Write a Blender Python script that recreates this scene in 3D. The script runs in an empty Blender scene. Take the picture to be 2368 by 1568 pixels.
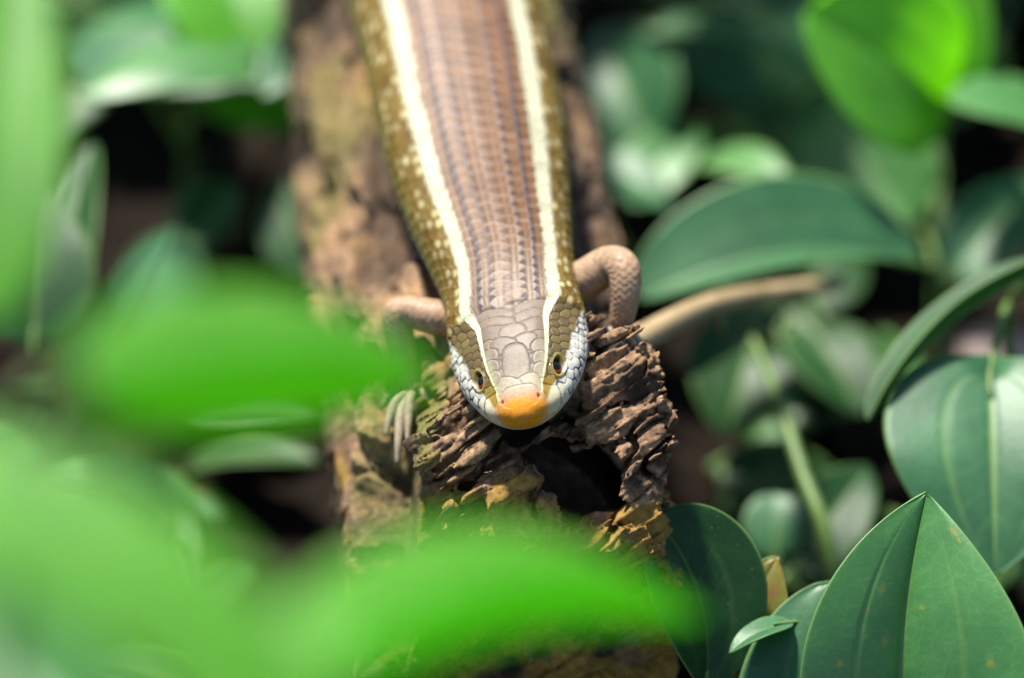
import bpy, math, random
import numpy as np
from mathutils import Vector

# Units: 1 Blender unit = 1 cm (a macro photograph, frame about 10.7 cm wide)
scene = bpy.context.scene
scene.unit_settings.system = 'METRIC'
scene.unit_settings.scale_length = 0.01
COL = scene.collection
R = math.radians

# ------------------------------------------------------------------ camera
PITCH = R(40.0)
DIST = 50.0
FW = np.array([0.0, math.cos(PITCH), -math.sin(PITCH)])
UP = np.array([0.0, math.sin(PITCH), math.cos(PITCH)])
RT = np.array([1.0, 0.0, 0.0])
FRAME = 10.72
K = FRAME / 2367.0
cam_d = bpy.data.cameras.new('camera')
cam = bpy.data.objects.new('camera', cam_d)
COL.objects.link(cam)
cam.location = tuple(-DIST * FW)
cam.rotation_euler = (math.pi / 2 - PITCH, 0, 0)
cam_d.sensor_width = 36.0
cam_d.lens = 18.0 / (FRAME / 2 / DIST)
cam_d.clip_start = 0.5
cam_d.clip_end = 5000
cam_d.dof.use_dof = True
cam_d.dof.focus_distance = DIST - 0.05
APERTURE = 1.7                                   # pupil diameter in cm
cam_d.dof.aperture_fstop = cam_d.lens * 1e-3 / APERTURE
scene.camera = cam

# ------------------------------------------------------------------ sky, sun, exposure
world = bpy.data.worlds.new('World')
scene.world = world
world.use_nodes = True
wn = world.node_tree.nodes
sky = wn.new('ShaderNodeTexSky')
sky.sky_type = 'NISHITA'
sky.sun_disc = False
SUN_EL, SUN_AZ = R(60), R(-28)                   # azimuth from +y (away from the camera) towards +x
sky.sun_elevation = SUN_EL
sky.sun_rotation = SUN_AZ
world.node_tree.links.new(sky.outputs[0], wn['Background'].inputs[0])
wn['Background'].inputs[1].default_value = 0.085
sun_d = bpy.data.lights.new('sun', 'SUN')
sun_d.energy = 4.6
sun_d.angle = R(5)
sun_d.color = (1.0, 0.95, 0.86)
sun = bpy.data.objects.new('sun', sun_d)
COL.objects.link(sun)
sd = Vector((math.sin(SUN_AZ) * math.cos(SUN_EL), math.cos(SUN_AZ) * math.cos(SUN_EL), math.sin(SUN_EL)))
sun.rotation_euler = sd.to_track_quat('Z', 'Y').to_euler()
sun.location = tuple(sd * 60)
scene.view_settings.view_transform = 'Standard'
scene.view_settings.look = 'None'
scene.view_settings.exposure = 1.12
scene.view_settings.gamma = 1.0
scene.render.engine = 'CYCLES'
scene.cycles.use_denoising = True
scene.cycles.max_bounces = 8
scene.cycles.transmission_bounces = 6
scene.cycles.sample_clamp_indirect = 6.0

GZ = -7.2                                        # ground level


def W(px, py, d=0.0):
    """world point seen at picture position (px, py) of the 2367 x 1568 picture, d cm behind the focal plane"""
    if d > 2.5:
        d = 2.5 + (d - 2.5) * 1.5
    elif d < -3:
        d = -3 + (d + 3) * 1.6
    m = 1 + d / DIST
    return RT * ((px - 1183.5) * K * m) + UP * ((784 - py) * K * m) + FW * d


def WG(px, py, h=0.0):
    """world point h above the ground seen at picture position (px, py)"""
    p0 = -DIST * FW
    v = RT * ((px - 1183.5) * K) + UP * ((784 - py) * K) + FW * DIST
    return p0 + v * ((GZ + h - p0[2]) / v[2])


# ------------------------------------------------------------------ helpers
def hash01(ix, iy, iz, seed=0):
    u4 = lambda v: np.asarray(v).astype(np.int32).view(np.uint32)
    h = u4(ix) * np.uint32(374761393) + u4(iy) * np.uint32(668265263) + u4(iz) * np.uint32(2147483629) + np.uint32((seed * 1274126177) & 0xFFFFFFFF)
    h = (h ^ (h >> np.uint32(13))) * np.uint32(1274126177)
    h = (h ^ (h >> np.uint32(16))) * np.uint32(2246822519)
    h = h ^ (h >> np.uint32(15))
    return (h & np.uint32(0xFFFFFF)).astype(np.float32) * np.float32(1 / 16777215.0)


def vnoise(x, y, z, seed=0):
    """value noise in -1..1"""
    x, y, z = (np.asarray(c, np.float32) for c in (x, y, z))
    ix, iy, iz = np.floor(x), np.floor(y), np.floor(z)
    fx, fy, fz = x - ix, y - iy, z - iz
    fx, fy, fz = (f * f * (3 - 2 * f) for f in (fx, fy, fz))
    out = 0
    for a in (0, 1):
        for b in (0, 1):
            for c in (0, 1):
                w = (fx if a else 1 - fx) * (fy if b else 1 - fy) * (fz if c else 1 - fz)
                out = out + w * hash01(ix + a, iy + b, iz + c, seed)
    return out * 2 - 1


def fbm(x, y, z, octv=3, seed=0, gain=0.5):
    o, a, t = 0, 1.0, 0
    for i in range(octv):
        o = o + a * vnoise(x * 2 ** i, y * 2 ** i, z * 2 ** i, seed + i)
        t += a
        a *= gain
    return o / t


def sstep(a, b, x):
    t = np.clip((x - a) / (b - a), 0, 1)
    return t * t * (3 - 2 * t)


def mixc(c0, c1, f):
    return c0 * (1 - f[..., None]) + np.asarray(c1, np.float32) * f[..., None]


def mesh_np(name, V, Q, mat, col=None, smooth=True, tri=None, fattr=None):
    me = bpy.data.meshes.new(name)
    V = np.ascontiguousarray(V, np.float32)
    Q = np.ascontiguousarray(Q, np.int32).reshape(-1, 4) if Q is not None else np.zeros((0, 4), np.int32)
    T = np.ascontiguousarray(tri, np.int32).reshape(-1, 3) if tri is not None else np.zeros((0, 3), np.int32)
    me.vertices.add(len(V))
    me.vertices.foreach_set('co', V.ravel())
    nl = Q.size + T.size
    me.loops.add(nl)
    me.loops.foreach_set('vertex_index', np.concatenate([Q.ravel(), T.ravel()]))
    me.polygons.add(len(Q) + len(T))
    st = np.concatenate([np.arange(len(Q)) * 4, Q.size + np.arange(len(T)) * 3]).astype(np.int32)
    me.polygons.foreach_set('loop_start', st)
    me.update(calc_edges=True)
    me.validate()
    if smooth:
        me.polygons.foreach_set('use_smooth', np.ones(len(me.polygons), bool))
    if col is not None:
        at = me.color_attributes.new('Col', 'FLOAT_COLOR', 'POINT')
        c4 = np.ones((len(V), 4), np.float32)
        c4[:, :3] = col
        at.data.foreach_set('color', c4.ravel())
    if mat:
        me.materials.append(mat)
    return me


def add(name, me, parent=None, **props):
    o = bpy.data.objects.new(name, me)
    COL.objects.link(o)
    if parent is not None:
        o.parent = parent
        o.matrix_parent_inverse = parent.matrix_world.inverted() if parent.type != 'EMPTY' else o.matrix_parent_inverse
    for k_, v_ in props.items():
        o[k_] = v_
    return o


def empty(name, loc, label, cat, group=None):
    o = bpy.data.objects.new(name, None)
    COL.objects.link(o)
    o.empty_display_size = 0.3
    o['label'] = label
    o['category'] = cat
    if group:
        o['group'] = group
    return o


def catmull(P, n):
    P = np.asarray(P, float)
    m = len(P)
    t = np.linspace(0, m - 1, n)
    i = np.clip(np.floor(t).astype(int), 0, m - 2)
    f = (t - i)
    g = lambda j: P[np.clip(j, 0, m - 1)]
    p0, p1, p2, p3 = g(i - 1), g(i), g(i + 1), g(i + 2)
    if P.ndim > 1:
        f = f[:, None]
    return 0.5 * (2 * p1 + (p2 - p0) * f + (2 * p0 - 5 * p1 + 4 * p2 - p3) * f ** 2 + (3 * p1 - p0 - 3 * p2 + p3) * f ** 3)


def grid_quads(n, m, wrap=False, off=0):
    i, j = np.meshgrid(np.arange(n - 1), np.arange(m if wrap else m - 1), indexing='ij')
    j2 = (j + 1) % m
    return (np.stack([i * m + j, i * m + j2, (i + 1) * m + j2, (i + 1) * m + j], -1).reshape(-1, 4) + off)


def tube(P, rad, n=24, m=10, cap=True, seedup=(0.3, 0.2, 1)):
    """tapered tube along control points; returns verts, quads, (s, phi) grid"""
    C = catmull(P, n)
    r = catmull(np.asarray(rad, float), n)
    r = np.maximum(r, 1e-3)
    T = np.gradient(C, axis=0)
    T /= np.linalg.norm(T, axis=1)[:, None] + 1e-9
    u = np.asarray(seedup, float)
    Us, Vs = [], []
    for k in range(n):
        u = u - T[k] * np.dot(u, T[k])
        u /= np.linalg.norm(u) + 1e-9
        Us.append(u.copy())
        Vs.append(np.cross(T[k], u))
    Us, Vs = np.array(Us), np.array(Vs)
    if cap:
        kk = np.arange(n)
        for e in (0, 1):
            dist = np.linalg.norm(C - C[0 if e == 0 else -1], axis=1)
            lim = r[0 if e == 0 else -1]
            r = np.where(dist < lim, r * np.sqrt(np.clip(1 - (1 - dist / max(lim, 1e-6)) ** 2, 0.0004, 1)), r)
    ph = np.linspace(0, 2 * np.pi, m, endpoint=False)
    V = C[:, None] + r[:, None, None] * (Us[:, None] * np.cos(ph)[None, :, None] + Vs[:, None] * np.sin(ph)[None, :, None])
    S = np.concatenate([[0], np.cumsum(np.linalg.norm(np.diff(C, axis=0), axis=1))])
    N = (Us[:, None] * np.cos(ph)[None, :, None] + Vs[:, None] * np.sin(ph)[None, :, None])
    return V, grid_quads(n, m, True), np.broadcast_to(S[:, None], (n, m)), np.broadcast_to(ph, (n, m)), N


# ------------------------------------------------------------------ materials
def new_mat(name):
    m = bpy.data.materials.new(name)
    m.use_nodes = True
    nt = m.node_tree
    return m, nt, nt.nodes['Principled BSDF'], nt.nodes['Material Output']


def nd(nt, typ, **kw):
    n = nt.nodes.new(typ)
    for k_, v_ in kw.items():
        setattr(n, k_, v_)
    return n


def noise_node(nt, coord, scale, detail=4, rough=0.6, vec_scale=None):
    n = nd(nt, 'ShaderNodeTexNoise')
    n.inputs['Scale'].default_value = scale
    n.inputs['Detail'].default_value = detail
    n.inputs['Roughness'].default_value = rough
    if vec_scale is not None:
        mp = nd(nt, 'ShaderNodeMapping')
        mp.inputs['Scale'].default_value = vec_scale
        nt.links.new(coord, mp.inputs[0])
        coord = mp.outputs[0]
    nt.links.new(coord, n.inputs['Vector'])
    return n


def ramp(nt, src, stops):
    r = nd(nt, 'ShaderNodeValToRGB')
    e = r.color_ramp.elements
    while len(e) < len(stops):
        e.new(0.5)
    for k_, (p, c) in enumerate(stops):
        e[k_].position = p
        e[k_].color = (*c, 1) if len(c) == 3 else c
    nt.links.new(src, r.inputs[0])
    return r


def mixrgb(nt, a, b, fac, blend='MIX'):
    n = nd(nt, 'ShaderNodeMix', data_type='RGBA', blend_type=blend)
    for sock, v in ((n.inputs['Factor'], fac), (n.inputs[6], a), (n.inputs[7], b)):
        if isinstance(v, bpy.types.NodeSocket):
            nt.links.new(v, sock)
        elif isinstance(v, (int, float)):
            sock.default_value = v
        else:
            sock.default_value = (*v, 1)
    return n.outputs[2]


def skin_material():
    m, nt, b, o = new_mat('skink_skin')
    a = nd(nt, 'ShaderNodeAttribute', attribute_name='Col')
    tc = nd(nt, 'ShaderNodeTexCoord')
    n = noise_node(nt, tc.outputs['Object'], 22, 4)
    r = ramp(nt, n.outputs[0], [(0.3, (0.78, 0.78, 0.78)), (0.7, (1.15, 1.15, 1.15))])
    nt.links.new(mixrgb(nt, a.outputs['Color'], r.outputs[0], 1.0, 'MULTIPLY'), b.inputs['Base Color'])
    b.inputs['Roughness'].default_value = 0.46
    b.inputs['Specular IOR Level'].default_value = 0.26
    n2 = noise_node(nt, tc.outputs['Object'], 60, 3)
    bp = nd(nt, 'ShaderNodeBump')
    bp.inputs['Strength'].default_value = 0.085
    bp.inputs['Distance'].default_value = 0.02
    nt.links.new(n2.outputs[0], bp.inputs['Height'])
    nt.links.new(bp.outputs[0], b.inputs['Normal'])
    return m


def wood_material():
    m, nt, b, o = new_mat('weathered_wood')
    tc = nd(nt, 'ShaderNodeTexCoord')
    c = tc.outputs['Object']
    n1 = noise_node(nt, c, 1.1, 5, 0.65)
    base = ramp(nt, n1.outputs[0], [(0.28, (0.05, 0.032, 0.024)), (0.40, (0.22, 0.13, 0.075)), (0.52, (0.44, 0.285, 0.17)), (0.62, (0.50, 0.31, 0.145)), (0.78, (0.66, 0.50, 0.36))])
    n2 = noise_node(nt, c, 9, 6, 0.7)
    spk = ramp(nt, n2.outputs[0], [(0.3, (0.32, 0.3, 0.28)), (0.52, (0.95, 0.92, 0.9)), (0.72, (1.7, 1.65, 1.6))])
    col = mixrgb(nt, base.outputs[0], spk.outputs[0], 0.85, 'MULTIPLY')
    # fibre streaks along the grain
    n3 = noise_node(nt, c, 1.0, 4, 0.6, (16, 1.6, 9))
    fib = ramp(nt, n3.outputs[0], [(0.35, (0.45, 0.42, 0.4)), (0.6, (1.15, 1.12, 1.1))])
    col = mixrgb(nt, col, fib.outputs[0], 0.6, 'MULTIPLY')
    # ochre rot and thin green algae from the vertex colours (r = ochre, g = algae, b = dark rot plus painted shade of the hollow)
    a = nd(nt, 'ShaderNodeAttribute', attribute_name='Col')
    sp = nd(nt, 'ShaderNodeSeparateColor')
    nt.links.new(a.outputs['Color'], sp.inputs[0])
    och = mixrgb(nt, (0.44, 0.26, 0.045), spk.outputs[0], 0.7, 'MULTIPLY')
    col = mixrgb(nt, col, och, sp.outputs[0])
    alg = mixrgb(nt, (0.16, 0.20, 0.015), spk.outputs[0], 0.7, 'MULTIPLY')
    col = mixrgb(nt, col, alg, sp.outputs[1])
    rot_shade = mixrgb(nt, (0.028, 0.018, 0.012), spk.outputs[0], 0.8, 'MULTIPLY')
    col = mixrgb(nt, col, rot_shade, sp.outputs[2])
    nt.links.new(col, b.inputs['Base Color'])
    b.inputs['Roughness'].default_value = 0.72
    b.inputs['Specular IOR Level'].default_value = 0.35
    n4 = noise_node(nt, c, 20, 8, 0.8)
    ad = nd(nt, 'ShaderNodeMath', operation='ADD')
    nt.links.new(n4.outputs[0], ad.inputs[0])
    nt.links.new(n3.outputs[0], ad.inputs[1])
    bp = nd(nt, 'ShaderNodeBump')
    bp.inputs['Strength'].default_value = 1.0
    bp.inputs['Distance'].default_value = 0.05
    nt.links.new(ad.outputs[0], bp.inputs['Height'])
    nt.links.new(bp.outputs[0], b.inputs['Normal'])
    return m


def leaf_material(name, c0, c1, trans, fac=0.35, rough=0.46, spec=0.7):
    m, nt, b, o = new_mat(name)
    tc = nd(nt, 'ShaderNodeTexCoord')
    n = noise_node(nt, tc.outputs['Object'], 1.3, 5, 0.6)
    r = ramp(nt, n.outputs[0], [(0.3, c0), (0.7, c1)])
    a = nd(nt, 'ShaderNodeAttribute', attribute_name='Col')      # r = pale veins, g = yellow spots, b = brown
    sp = nd(nt, 'ShaderNodeSeparateColor')
    nt.links.new(a.outputs['Color'], sp.inputs[0])
    vo = nd(nt, 'ShaderNodeTexVoronoi', feature='DISTANCE_TO_EDGE')        # fine net of veins
    vo.inputs['Scale'].default_value = 7.0
    nw = noise_node(nt, tc.outputs['Object'], 3.0, 3, 0.6)
    wv = mixrgb(nt, tc.outputs['Object'], nw.outputs['Color'], 0.12)
    nt.links.new(wv, vo.inputs['Vector'])
    vr = ramp(nt, vo.outputs['Distance'], [(0.0, (1.28, 1.25, 1.3)), (0.06, (0.97, 0.97, 0.97)), (0.4, (1.0, 1.0, 1.0))])
    col = mixrgb(nt, r.outputs[0], vr.outputs[0], 0.8, 'MULTIPLY')
    nb = noise_node(nt, tc.outputs['Object'], 0.9, 4, 0.7)               # lighter and darker blotches
    rb = ramp(nt, nb.outputs[0], [(0.35, (0.72, 0.78, 0.75)), (0.65, (1.25, 1.18, 1.1))])
    col = mixrgb(nt, col, rb.outputs[0], 0.8, 'MULTIPLY')
    ndu = noise_node(nt, tc.outputs['Object'], 38, 2, 0.5)               # dust specks
    rd = ramp(nt, ndu.outputs[0], [(0.70, (0, 0, 0)), (0.76, (1, 1, 1))])
    col = mixrgb(nt, col, (0.35, 0.38, 0.30), mixrgb(nt, (0, 0, 0), rd.outputs[0], 0.55))
    col = mixrgb(nt, col, (0.22, 0.36, 0.10), sp.outputs[0])
    col = mixrgb(nt, col, (0.45, 0.42, 0.05), sp.outputs[1])
    col = mixrgb(nt, col, (0.26, 0.12, 0.03), sp.outputs[2])
    nt.links.new(col, b.inputs['Base Color'])
    b.inputs['Roughness'].default_value = rough
    b.inputs['Specular IOR Level'].default_value = spec
    n2 = noise_node(nt, tc.outputs['Object'], 14, 4, 0.6)
    bp = nd(nt, 'ShaderNodeBump')
    bp.inputs['Strength'].default_value = 0.13
    bp.inputs['Distance'].default_value = 0.03
    nt.links.new(n2.outputs[0], bp.inputs['Height'])
    nt.links.new(bp.outputs[0], b.inputs['Normal'])
    t = nd(nt, 'ShaderNodeBsdfTranslucent')
    nt.links.new(mixrgb(nt, trans, (0.5, 0.35, 0.05), sp.outputs[2]), t.inputs[0])
    ms = nd(nt, 'ShaderNodeMixShader')
    ms.inputs[0].default_value = fac
    nt.links.new(b.outputs[0], ms.inputs[1])
    nt.links.new(t.outputs[0], ms.inputs[2])
    nt.links.new(ms.outputs[0], o.inputs[0])
    return m


def plain_material(name, c0, c1, scale=6, rough=0.6, bump=0.3, spec=0.4):
    m, nt, b, o = new_mat(name)
    tc = nd(nt, 'ShaderNodeTexCoord')
    n = noise_node(nt, tc.outputs['Object'], scale, 6, 0.65)
    r = ramp(nt, n.outputs[0], [(0.3, c0), (0.7, c1)])
    nt.links.new(r.outputs[0], b.inputs['Base Color'])
    b.inputs['Roughness'].default_value = rough
    b.inputs['Specular IOR Level'].default_value = spec
    bp = nd(nt, 'ShaderNodeBump')
    bp.inputs['Strength'].default_value = bump
    bp.inputs['Distance'].default_value = 0.05
    nt.links.new(n.outputs[0], bp.inputs['Height'])
    nt.links.new(bp.outputs[0], b.inputs['Normal'])
    return m


def eye_material():
    m, nt, b, o = new_mat('eye_gloss')
    a = nd(nt, 'ShaderNodeAttribute', attribute_name='Col')
    nt.links.new(a.outputs['Color'], b.inputs['Base Color'])
    b.inputs['Roughness'].default_value = 0.08
    b.inputs['Specular IOR Level'].default_value = 0.25
    return m


M_SKIN = skin_material()
M_WOOD = wood_material()
M_EYE = eye_material()
M_LEAF = leaf_material('leaf_mid_green', (0.05, 0.19, 0.045), (0.08, 0.26, 0.065), (0.18, 0.65, 0.005), 0.32, 0.46, 0.95)
M_LEAFD = leaf_material('leaf_deep_green', (0.010, 0.052, 0.012), (0.02, 0.085, 0.02), (0.05, 0.30, 0.005), 0.24, 0.46, 0.35)
M_LEAFT = leaf_material('leaf_blue_green', (0.03, 0.12, 0.05), (0.048, 0.17, 0.07), (0.10, 0.46, 0.04), 0.28, 0.46, 0.55)
M_LEAFB = leaf_material('leaf_young_green', (0.13, 0.36, 0.05), (0.16, 0.41, 0.06), (0.52, 1.0, 0.0), 0.73, 0.48, 0.9)
M_LEAFY = leaf_material('leaf_yellowing', (0.16, 0.17, 0.015), (0.24, 0.2, 0.02), (0.5, 0.42, 0.02), 0.3, 0.5)
M_DEAD = leaf_material('leaf_dead', (0.13, 0.05, 0.015), (0.22, 0.085, 0.02), (0.4, 0.15, 0.02), 0.2, 0.6)
M_STEM = plain_material('green_stem', (0.07, 0.14, 0.03), (0.12, 0.2, 0.05), 4, 0.45, 0.15)
M_RIB = plain_material('leaf_rib', (0.10, 0.22, 0.05), (0.14, 0.28, 0.07), 4, 0.45, 0.1)
M_TWIG = plain_material('dry_twig', (0.22, 0.15, 0.07), (0.42, 0.32, 0.17), 3, 0.6, 0.4)
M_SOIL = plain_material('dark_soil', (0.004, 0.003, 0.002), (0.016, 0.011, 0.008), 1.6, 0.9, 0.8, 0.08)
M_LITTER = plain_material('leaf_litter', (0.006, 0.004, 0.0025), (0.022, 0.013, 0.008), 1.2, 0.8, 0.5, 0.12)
M_STONE = plain_material('pinkish_stone', (0.28, 0.2, 0.18), (0.4, 0.3, 0.27), 3, 0.7, 0.4)

# ------------------------------------------------------------------ ground
def build_ground():
    g = np.concatenate([-np.geomspace(400, 30, 14), np.linspace(-28, 28, 150), np.geomspace(30, 400, 14)])
    X, Y = np.meshgrid(g, g, indexing='ij')
    near = np.exp(-(X ** 2 + Y ** 2) / 900)
    Z = GZ + 0.35 * fbm(X * 0.35, Y * 0.35, X * 0, 4, 5) * (0.3 + near) + 0.1 * fbm(X * 1.7, Y * 1.7, X * 0, 2, 9) * near
    Y = Y + 4
    V = np.stack([X, Y, Z], -1).reshape(-1, 3)
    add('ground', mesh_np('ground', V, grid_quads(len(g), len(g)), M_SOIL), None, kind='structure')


build_ground()


# ------------------------------------------------------------------ the log: an implicit solid meshed with surface nets
def surface_nets(F, xs, ys, zs):
    nx, ny, nz = F.shape
    neg = F < 0
    s = neg[:-1, :-1, :-1].astype(np.int8)
    cnt = sum(neg[a:nx - 1 + a, b:ny - 1 + b, c:nz - 1 + c].astype(np.int8) for a in (0, 1) for b in (0, 1) for c in (0, 1))
    act = (cnt > 0) & (cnt < 8)
    I = np.argwhere(act)
    idx = -np.ones(act.shape, np.int64)
    idx[act] = np.arange(len(I))
    pos = np.zeros((len(I), 3), np.float64)
    n = np.zeros(len(I))
    cor = [(a, b, c) for a in (0, 1) for b in (0, 1) for c in (0, 1)]
    vals = {c: F[I[:, 0] + c[0], I[:, 1] + c[1], I[:, 2] + c[2]] for c in cor}
    for a in cor:
        for ax in range(3):
            if a[ax] == 1:
                continue
            b = list(a)
            b[ax] = 1
            b = tuple(b)
            fa, fb = vals[a], vals[b]
            m = (fa < 0) != (fb < 0)
            t = np.where(m, fa / np.where(m, fa - fb, 1), 0)
            p = np.array(a, float)[None] + np.eye(3)[ax][None] * t[:, None]
            pos += np.where(m[:, None], p, 0)
            n += m
    pos = pos / n[:, None] + I
    out = np.stack([np.interp(pos[:, 0], np.arange(nx), xs), np.interp(pos[:, 1], np.arange(ny), ys), np.interp(pos[:, 2], np.arange(nz), zs)], -1)
    Q = []
    for ax in range(3):
        sl0 = [slice(1, -1)] * 3
        sl0[ax] = slice(0, -1)
        sl1 = list(sl0)
        sl1[ax] = slice(1, None)
        a, b = neg[tuple(sl0)], neg[tuple(sl1)]
        E = np.argwhere(a != b)
        flip = a[a != b]
        o1, o2 = [k for k in range(3) if k != ax]
        base = E.copy()
        base[:, o1] += 1
        base[:, o2] += 1
        q = []
        for (p, r_) in ((0, 0), (1, 0), (1, 1), (0, 1)):
            e = base.copy()
            e[:, o1] -= 1 - p
            e[:, o2] -= 1 - r_
            q.append(idx[e[:, 0], e[:, 1], e[:, 2]])
        q = np.stack(q, 1)
        if ax == 1:
            flip = ~flip
        q[~flip] = q[~flip][:, ::-1]
        Q.append(q)
    return out, np.concatenate(Q)


def to_uvd(x, y, z):
    """camera-aligned coordinates (right, up, away) of world points"""
    return x, y * UP[1] + z * UP[2], y * FW[1] + z * FW[2]


def px_u(px): return (px - 1183.5) * K
def py_v(py): return (784 - py) * K


def seg_dist(u, v, d, a, b):
    a, b = np.array(a, np.float32), np.array(b, np.float32)
    ab = b - a
    t = np.clip(((u - a[0]) * ab[0] + (v - a[1]) * ab[1] + (d - a[2]) * ab[2]) / float(ab @ ab), 0, 1)
    return np.sqrt((u - a[0] - t * ab[0]) ** 2 + (v - a[1] - t * ab[1]) ** 2 + (d - a[2] - t * ab[2]) ** 2), t


def slab(u, v, d, a, b, wv, th):
    """bar from a to b in (px, py, d): half thickness th across the picture, wv in depth"""
    A = np.array([px_u(a[0]), py_v(a[1]), a[2]])
    B = np.array([px_u(b[0]), py_v(b[1]), b[2]])
    ax = B - A
    L = np.linalg.norm(ax)
    ax /= L
    dp = np.array([0, 0, 1.0])
    dp -= ax * (dp @ ax)
    dp /= np.linalg.norm(dp)
    nr = np.cross(ax, dp)
    m = (A + B) / 2
    q = [np.abs((u - m[0]) * e[0] + (v - m[1]) * e[1] + (d - m[2]) * e[2]) - h for e, h in ((ax, L / 2), (dp, wv), (nr, th))]
    return np.maximum(np.maximum(q[0], q[1]), q[2])


LOG_R = 1.72
LOG_Z = -2.72


def log_axis_x(y): return -0.06 - 0.115 * np.maximum(y, -1.0) + 0.004 * np.maximum(y, 0) ** 1.5


BARS = [  # right-hand ledges, pillar and left strips on the broken end
    ((1372, 800, 0.75), (1492, 748, 0.75), 0.42, 0.10),
    ((1345, 752, 1.0), (1412, 726, 1.0), 0.35, 0.07),
    ((1350, 880, 0.65), (1515, 850, 0.65), 0.38, 0.30),
    ((1350, 1010, 0.50), (1540, 945, 0.50), 0.34, 0.17),
    ((1440, 1052, 0.42), (1540, 1000, 0.42), 0.30, 0.085),
    ((1500, 1020, 0.62), (1470, 1260, 0.62), 0.42, 0.19),
    ((1440, 1270, 0.7), (1540, 1250, 0.7), 0.4, 0.14),
    ((950, 1040, 0.66), (1120, 905, 0.66), 0.40, 0.075),
    ((972, 1078, 0.50), (1140, 955, 0.50), 0.36, 0.075),
    ((1000, 1108, 0.44), (1150, 1000, 0.44), 0.34, 0.06),
    ((1030, 1122, 0.36), (1145, 1040, 0.36), 0.30, 0.075),
    ((1015, 1140, 0.40), (1110, 1105, 0.40), 0.30, 0.05),
    ((1015, 1175, 0.45), (1215, 1075, 0.45), 0.42, 0.15),
    ((1015, 1230, 0.55), (1150, 1200, 0.55), 0.45, 0.14),
    ((1110, 1235, 0.55), (1420, 1240, 0.55), 0.45, 0.10),
]


def cells(x, y, z, seed):
    """cell noise: id value of the nearest jittered cell centre and the gap to the second nearest"""
    bx, by, bz = np.floor(x - .5), np.floor(y - .5), np.floor(z - .5)
    d1 = np.full(x.shape, 9.0, np.float32)
    d2 = d1.copy()
    idv = np.zeros(x.shape, np.float32)
    for a in (0, 1):
        for b in (0, 1):
            for c in (0, 1):
                cx, cy, cz = bx + a, by + b, bz + c
                px = cx + .5 + .7 * (hash01(cx, cy, cz, seed) - .5)
                py = cy + .5 + .7 * (hash01(cx, cy, cz, seed + 1) - .5)
                pz = cz + .5 + .7 * (hash01(cx, cy, cz, seed + 2) - .5)
                q = np.sqrt((x - px) ** 2 + (y - py) ** 2 + (z - pz) ** 2)
                nb = q < d1
                d2 = np.where(nb, d1, np.minimum(d2, q))
                idv = np.where(nb, hash01(cx, cy, cz, seed + 3), idv)
                d1 = np.where(nb, q, d1)
    return idv, d2 - d1


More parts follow.
